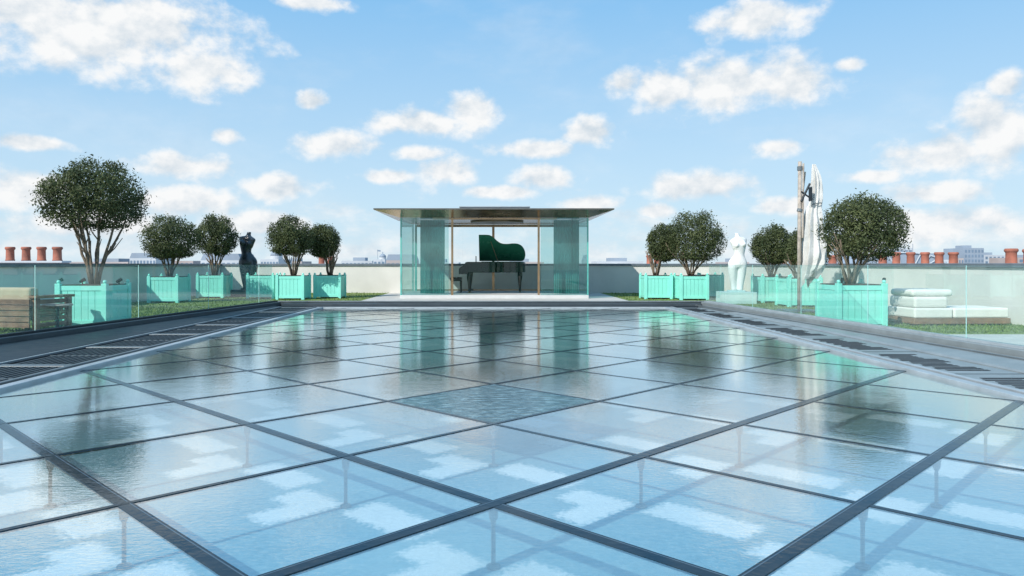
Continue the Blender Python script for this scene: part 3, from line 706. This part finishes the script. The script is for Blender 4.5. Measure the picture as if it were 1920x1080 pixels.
# ---------------------------------------------------------------- torso statues
def torso(px,Y,ytop,ybot,yplinth,pw,m_,pm,label,lean):
    zb=PZ(ybot,Y); zt=PZ(ytop,Y); H=zt-zb
    t=thing('torso_statue',(PX(px,Y),Y,zb),label,'statue')
    q=MB()
    T=[(1.0,.004,0,.034,.034),(.955,.004,0,.036,.038),(.93,.003,0,.05,.045),(.915,.002,0,.10,.052),(.895,.0,0,.145,.058),(.87,0,0,.152,.064),(.83,0,0,.138,.070),(.79,0,0,.126,.078),(.74,0,0,.112,.072),(.69,0,0,.092,.064),(.64,0,0,.083,.060),(.60,0,0,.092,.064),(.55,0,0,.122,.078),(.50,0,0,.148,.090),(.455,0,0,.156,.094),(.42,0,0,.148,.088),(.39,0,0,.12,.075)]
    def sh(z): return lean*.06*math.sin((z-.35)*4.6)
    R=[]
    for z,cx,cy,rx_,ry_ in T:
        tw=lean*.5*(z-.45)
        ring=[]
        for k in range(24):
            a_=2*math.pi*k/24; x_=rx_*math.cos(a_)*1.06; y_=ry_*math.sin(a_)
            tilt=lean*.14*x_*(1 if z>.7 else -1)*(z<.93)
            ring.append(((cx+sh(z)+x_*math.cos(tw)-y_*math.sin(tw))*H,(cy+x_*math.sin(tw)+y_*math.cos(tw))*H,(z+tilt)*H))
        R.append(ring)
    q.rings(R)
    for s in (-1,1):
        q.ell([(z*H,(s*cx+sh(.42))*H+s*0,cy*H,r*H,r*1.05*H) for z,cx,cy,r in ((.47,.074,0,.072),(.40,.080,0,.082),(.32,.076,-.005*s*lean,.077),(.22,.068,-.012*s*lean,.065),(.12,.058,-.018*s*lean,.053),(.05,.050,-.02*s*lean,.045),(0,.047,-.02*s*lean,.044))])
        q.lathe([(0.001,-.052*H),(.03*H,-.042*H),(.05*H,-.012*H),(.05*H,.014*H),(.032*H,.042*H),(0.001,.054*H)],c=((s*.062+sh(.8))*H,-.052*H,(.795+lean*.01*s)*H),n=14)
        q.lathe([(0.001,-.07*H),(.05*H,-.05*H),(.072*H,-.01*H),(.068*H,.03*H),(.001,.07*H)],c=((s*.07+sh(.45))*H,.045*H,.45*H),n=14)
    o=q.build('figure',M[m_],t,smooth=True)
    r=o.modifiers.new('r','REMESH'); r.mode='VOXEL'; r.voxel_size=.016; r.use_smooth_shade=True
    s_=o.modifiers.new('s','SMOOTH'); s_.iterations=8; s_.factor=.6
    zp=PZ(yplinth,Y); w=pw/F*Y/2
    pt=thing('statue_plinth',(PX(px,Y)+.0,Y,max(zp,0)),('pale square plinth under the white torso statue' if m_=='white' else 'dark square plinth under the black torso statue'),'plinth')
    MB().box(-w,w,-w,w,0,zb-max(zp,0)-.05).build('plinth_block',M[pm],pt,bevel=.01)
    MB().box(-w*.45,w*.45,-w*.45,w*.45,zb-max(zp,0)-.048,zb-max(zp,0)-.001).build('foot_plate',M[pm],pt,bevel=.005)
torso(1380,22.6,437,544,569,58,'white','plinth','white headless armless female torso statue on a pale plinth',1)
torso(468,27.3,435,540,556,56,'statueblack','darkmetal','black headless armless female torso statue among the left ball trees',-1)

# ---------------------------------------------------------------- parasol
Yp=18.4; xm=PX(1499,Yp); t=thing('folded_parasol',(xm,Yp,0),'tall folded white cantilever parasol on a weathered wooden mast','parasol')
zt=PZ(303,Yp)
MB().box(-.42,.42,-.42,.42,0,.06).build('base_plate',M['greymetal'],t,bevel=.01)
q=MB(); q.tube([(0,0,.06),(0,0,zt*.5),(.01,0,zt)],[.055,.05,.045],12); q.build('mast',M['woodgrey'],t,smooth=True)
q=MB(); q.tube([(0,0,zt-1.25),(.02,0,zt-1.18)],[.07,.07],12); q.build('mast_collar',M['greymetal'],t)
q=MB(); q.tube([(.01,0,zt-.22),(.01,0,zt-.12)],.065,12); q.build('mast_collar',M['greymetal'],t)
q=MB(); q.tube([(.07,-.03,zt-1.9),(.085,-.03,zt-.05)],.024,8); q.build('arm',M['woodgrey'],t)
q=MB(); q.tube([(.05,.05,zt-1.3),(.16,.04,zt-.25)],.02,8); q.build('arm',M['woodgrey'],t)
q=MB(); q.tube([(.02,-.05,zt-1.0),(.24,-.05,zt-.55)],.028,8); q.tube([(.02,-.05,zt-.75),(.30,-.05,zt-.95)],.022,8); q.box(.15,.22,-.24,-.17,zt-1.0,zt-.66); q.build('crank_housing',M['darkmetal'],t,bevel=.01)
def zz(y): return PZ(y,Yp)
def xx(px): return PX(px,Yp)-xm
prof=[(308,1526,.035),(318,1527,.065),(330,1529,.095),(345,1530,.115),(360,1530,.125),(372,1530,.125),(382,1529,.125),(390,1528,.14),(402,1527,.165),(420,1527,.19),(442,1527,.215),(460,1526,.235),(476,1525,.25),(490,1523,.25),(502,1521,.245),(512,1518,.23),(520,1516,.20)]
rnd=random.Random(33); NP=9; amps=[rnd.uniform(.35,1.1) for _ in range(NP)]; hang=[rnd.uniform(-.38,.30) for _ in range(NP)]; wob=[rnd.uniform(0,6) for _ in range(NP)]
R=[]
NS=50
def interp(f):
    x_=f*(len(prof)-1); i=min(int(x_),len(prof)-2); g_=x_-i
    return [prof[i][j]*(1-g_)+prof[i+1][j]*g_ for j in range(3)]
for r_i in range(NS+1):
    f=r_i/NS; y,cx_,w_=interp(f); ring=[]
    for k in range(144):
        a_=2*math.pi*k/144
        tpos=((a_+.10*f+.10*math.sin(3*a_+f*2))/(2*math.pi)*NP)%NP; i=int(tpos)%NP; g_=tpos-int(tpos)
        j=i if g_<.5 else (i+1)%NP; dd_=min(g_,1-g_)*2
        pl=(1-dd_)**1.3*amps[j]
        rad=w_*1.08*(.74+.50*pl+.05*math.sin(a_*2+f*5)+.07*math.sin(f*(14+j*2.3)+wob[j])*(f>.15))
        drop=hang[j]*max(0,(f-.5)/.5)**1.3*(1-dd_*.5)
        ring.append((xx(cx_)+rad*math.cos(a_)+.02*math.sin(f*9),.8*rad*math.sin(a_),zz(y)-drop))
    R.append(ring)
q=MB(); q.rings(R); q.build('canopy',M['cloth'],t,smooth=False)
q=MB(); q.tube([(xx(1519),-.13,zz(384)),(xx(1535),-.14,zz(381)),(xx(1541),0,zz(382)),(xx(1530),.13,zz(384))],.012,6); q.build('strap',M['greymetal'],t)

# ---------------------------------------------------------------- furniture
w,d=1.95,.95
t=thing('daybed',(PX(1772,14.9),14.85,0),'low white cushioned daybed on a teak base beside the right planter','daybed',rz=math.radians(3))
MB().box(-w/2,w/2,-d/2,d/2,.03,.14).build('base',M['wood'],t,bevel=.01)
for x in (-w/2+.1,w/2-.1):
    for y in (-d/2+.08,d/2-.08): MB().box(x-.04,x+.04,y-.04,y+.04,0,.028).build('foot',M['wood'],t)
MB().box(-.16,w/2-.02,-d/2+.02,d/2-.02,.142,.34).build('seat_cushion',M['cushion'],t,bevel=.035,seg=3)
MB().box(-w/2+.02,-.18,-d/2+.02,d/2-.02,.142,.34).build('seat_cushion',M['cushion'],t,bevel=.035,seg=3)
MB().box(-w/2+.04,-w/2+.72,-d/2+.05,d/2-.05,.342,.56).build('back_cushion',M['cushion'],t,bevel=.05,seg=3)
MB().box(-w/2+.02,-w/2+.86,-d/2+.10,d/2-.10,.562,.70).build('bolster',M['cushion'],t,bevel=.06,seg=4)
Yc=12.9; t=thing('teak_armchair',(PX(34,Yc),Yc+.35,0),'low slatted teak armchair with tan cushions at the left picture edge','armchair',rz=math.radians(-12))
for x in (-.46,.46):
    for y in (-.36,.36): MB().box(x-.045,x+.045,y-.045,y+.045,0,.60).build('leg',M['wood'],t,bevel=.005)
    MB().box(x-.08,x+.08,-.44,.44,.602,.65).build('armrest',M['wood'],t,bevel=.01)
    q=MB()
    for k in range(5): q.box(x-.015,x+.015,-.32,.32,.10+k*.10,.175+k*.10)
    q.build('side_slats',M['wood'],t)
MB().box(-.41,.41,-.36,.36,.22,.27).build('seat_frame',M['wood'],t)
MB().box(-.40,.40,-.36,.34,.272,.44).build('seat_cushion',M['tan'],t,bevel=.04,seg=3)
q=MB()
for k in range(5): q.box(-.42,.42,-.47,-.44,.10+k*.10,.185+k*.10)
q.build('backrest_slats',M['wood'],t)
MB().box(-.40,.40,-.43,-.22,.445,.79).build('back_cushion',M['tan'],t,bevel=.05,seg=3)
t=thing('side_table',(PX(108,13.2),13.2,0),'small round teak side table beside the teak armchair','table')
MB().lathe([(.0,.455),(.24,.455),(.25,.465),(.24,.485),(.0,.485)],n=28).build('table_top',M['woodgrey'],t)
MB().tube([(0,0,.03),(0,0,.455)],.025,10).build('leg',M['darkmetal'],t); MB().lathe([(.16,0),(.16,.015),(.03,.03)],n=20).build('foot',M['darkmetal'],t)

# ---------------------------------------------------------------- chimneys
def pot_mb(h,r):
    return MB().lathe([(r*1.0,0),(r*1.05,.06*h),(r*.92,.09*h),(r*.86,.75*h),(r*.95,.80*h),(r*1.08,.84*h),(r*1.1,.93*h),(r*.95,1.0*h),(r*.7,1.0*h),(r*.66,.8*h)],n=16)
def stack(pots,Y,label):
    xs=[PX((a+b)/2,Y) for a,b,_,_ in pots]; xc=sum(xs)/len(xs)
    zb=PZ(pots[0][3],Y)
    t=thing('chimney_stack',(xc,Y,-6),label,'chimney')
    MB().box(min(xs)-xc-.5,max(xs)-xc+.5,-.45,.45,0,zb+6-.12).build('stack_body',M['brick'],t)
    MB().box(min(xs)-xc-.58,max(xs)-xc+.58,-.52,.52,zb+6-.118,zb+6-.002).build('stack_cap',M['stone'],t)
    for (a,b,yt,yb),x in zip(pots,xs):
        h=(yb-yt)/F*Y*.97; r=(b-a)/2/F*Y/1.12
        pot_mb(h,r).build('chimney_pot',M['terracotta'],t,smooth=True,loc=(x-xc,0,zb+6))
stack([(10,28,462,489),(40,58,462,489),(69,87,462,489),(98,117,462,489)],46,'brick chimney stack with four terracotta pots at far left beyond the parapet')
stack([(596,610,478,496),(613,627,480,496)],52,'chimney stack with two terracotta pots behind the tree left of the pavilion')
stack([(1211,1224,478,497),(1225,1238,478,497)],52,'chimney stack with two terracotta pots just right of the pavilion')
stack([(1462,1476,486,500),(1478,1491,486,500)],60,'small chimney stack with two pots seen past the tree beside the parasol')
stack([(1552,1570,478,499),(1646,1664,476,499)],50,'chimney stack with two widely spaced pots behind the nearest right tree')
stack([(1672,1689,472,499),(1699,1716,472,499),(1726,1743,472,499),(1752,1770,472,499),(1778,1797,472,499)],48,'long chimney stack with a row of five terracotta pots at right')
stack([(1884,1908,465,499),(1918,1940,466,499)],44,'chimney stack with large terracotta pots at the right picture edge')

# ---------------------------------------------------------------- far city
def building(px0,px1,yt,Y,m_,label,cat='building',roof=None,cols=6,rows=3,gap=.5,name='city_building',extra=None):
    x0,x1=PX(px0,Y),PX(px1,Y); zt=PZ(yt,Y); xc=(x0+x1)/2; w=(x1-x0)/2; d=max(w,12)
    t=thing(name,(xc,Y+d,-25),label,cat)
    MB().box(-w,w,-d,d,0,zt+25).build('wall',M[m_],t)
    if roof=='pitched':
        q=MB(); h=w*.18+1.5; q.prism([(-w,0),(w,0),(w*.85,h),(-w*.85,h)],-d,d)
        q.v=[(x,z,y) for x,y,z in q.v]; o=q.build('roof',M['slate'],t); o.location=(0,0,zt+25.02)
    elif roof=='flat':
        MB().box(-w*.4,w*.4,-d*.4,d*.4,zt+25.02,zt+25+2).build('roof_plant',M['slate'],t)
    for r in range(rows):
        for c in range(cols):
            cw=2*w/cols; x=-w+cw*(c+.5); zr=zt+25-2.2-r*3.4
            MB().box(x-cw*.28,x+cw*.28,-d-.12,-d-.02,zr-1.0,zr+.9).build('window',M['farwin'],t)
    if extra: extra(t,w,d,zt+25)
    return t
def dome(r):
    def f(t,w,d,z):
        MB().lathe([(r,0),(r,r*.6)],(0,0,z),20).build('drum',M['stone'],t)
        MB().lathe([(r*1.0,0),(r*.96,r*.35),(r*.8,r*.65),(r*.5,r*.88),(r*.15,r*1.0),(r*.12,r*1.5),(.01,r*1.6)],(0,0,z+r*.6+.02),20).build('dome',M['slate'],t,smooth=True)
    return f
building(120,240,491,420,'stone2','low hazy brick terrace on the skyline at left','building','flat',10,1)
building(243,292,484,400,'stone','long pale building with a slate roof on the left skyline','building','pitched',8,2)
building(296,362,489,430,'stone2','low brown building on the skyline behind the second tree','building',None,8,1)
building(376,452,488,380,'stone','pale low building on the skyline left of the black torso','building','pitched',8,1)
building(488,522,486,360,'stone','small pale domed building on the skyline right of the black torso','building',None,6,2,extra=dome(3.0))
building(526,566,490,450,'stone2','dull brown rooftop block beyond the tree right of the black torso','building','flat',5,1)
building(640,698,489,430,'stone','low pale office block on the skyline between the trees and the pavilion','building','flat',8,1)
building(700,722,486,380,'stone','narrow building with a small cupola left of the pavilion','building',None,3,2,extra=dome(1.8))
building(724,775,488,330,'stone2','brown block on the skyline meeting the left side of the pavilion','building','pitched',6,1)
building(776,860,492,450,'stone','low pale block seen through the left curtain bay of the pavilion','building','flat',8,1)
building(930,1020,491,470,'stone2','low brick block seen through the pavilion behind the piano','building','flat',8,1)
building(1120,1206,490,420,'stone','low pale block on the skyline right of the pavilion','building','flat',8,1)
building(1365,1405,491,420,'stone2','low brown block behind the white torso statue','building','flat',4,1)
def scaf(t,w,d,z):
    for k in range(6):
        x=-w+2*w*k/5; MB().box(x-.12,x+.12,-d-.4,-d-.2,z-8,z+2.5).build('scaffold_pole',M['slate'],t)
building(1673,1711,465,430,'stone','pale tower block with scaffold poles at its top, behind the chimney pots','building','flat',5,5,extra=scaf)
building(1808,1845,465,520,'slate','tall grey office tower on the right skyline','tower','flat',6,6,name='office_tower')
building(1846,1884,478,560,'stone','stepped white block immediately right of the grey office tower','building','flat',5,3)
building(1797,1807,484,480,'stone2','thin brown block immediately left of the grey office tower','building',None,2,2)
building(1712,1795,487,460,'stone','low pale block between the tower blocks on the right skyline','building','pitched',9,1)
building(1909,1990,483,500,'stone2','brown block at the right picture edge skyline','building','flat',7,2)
Yb=300; x0,x1=PX(1615,Yb),PX(1775,Yb); t=thing('train_shed',((x0+x1)/2,Yb,-25),'wide pale barrel vaulted glass roof on the right skyline','building')
w=(x1-x0)/2; zb=PZ(502,Yb)+25; ztp=PZ(474,Yb)+25
MB().box(-w,w,0,60,0,zb).build('wall',M['stone'],t)
q=MB(); arc=[(w*math.cos(math.pi*k/24),zb+.02+(ztp-zb)*math.sin(math.pi*k/24)) for k in range(25)]
vs=[(x,0,z) for x,z in arc]+[(x,60,z) for x,z in arc]; q.add(vs,[tuple(range(25)),tuple(range(25,50))]+[(i,i+1,i+26,i+25) for i in range(24)]); q.build('barrel_roof',M['slate'],t)
for k in range(1,24,2):
    x,z=arc[k]; MB().tube([(x*.55,-.3,zb),(x,-.3,z)],.22,5).build('roof_rib',M['stone'],t)
q=MB(); q.tube([(x,-.3,z+.1) for x,z in arc],.35,5); q.build('arch_rim',M['stone'],t)
Yf=380; t=thing('flagpole',(PX(709,Yf),Yf-2,PZ(486,Yf)),'thin flagpole with a small grey flag on the skyline left of the pavilion','flagpole')
MB().tube([(0,0,0),(0,0,5)],.10,6).build('pole',M['slate'],t); MB().add([(0,0,4.8),(1.6,.2,4.6),(1.6,.2,3.8),(0,0,4.0)],[(0,1,2,3)]).build('flag',M['slate'],t)
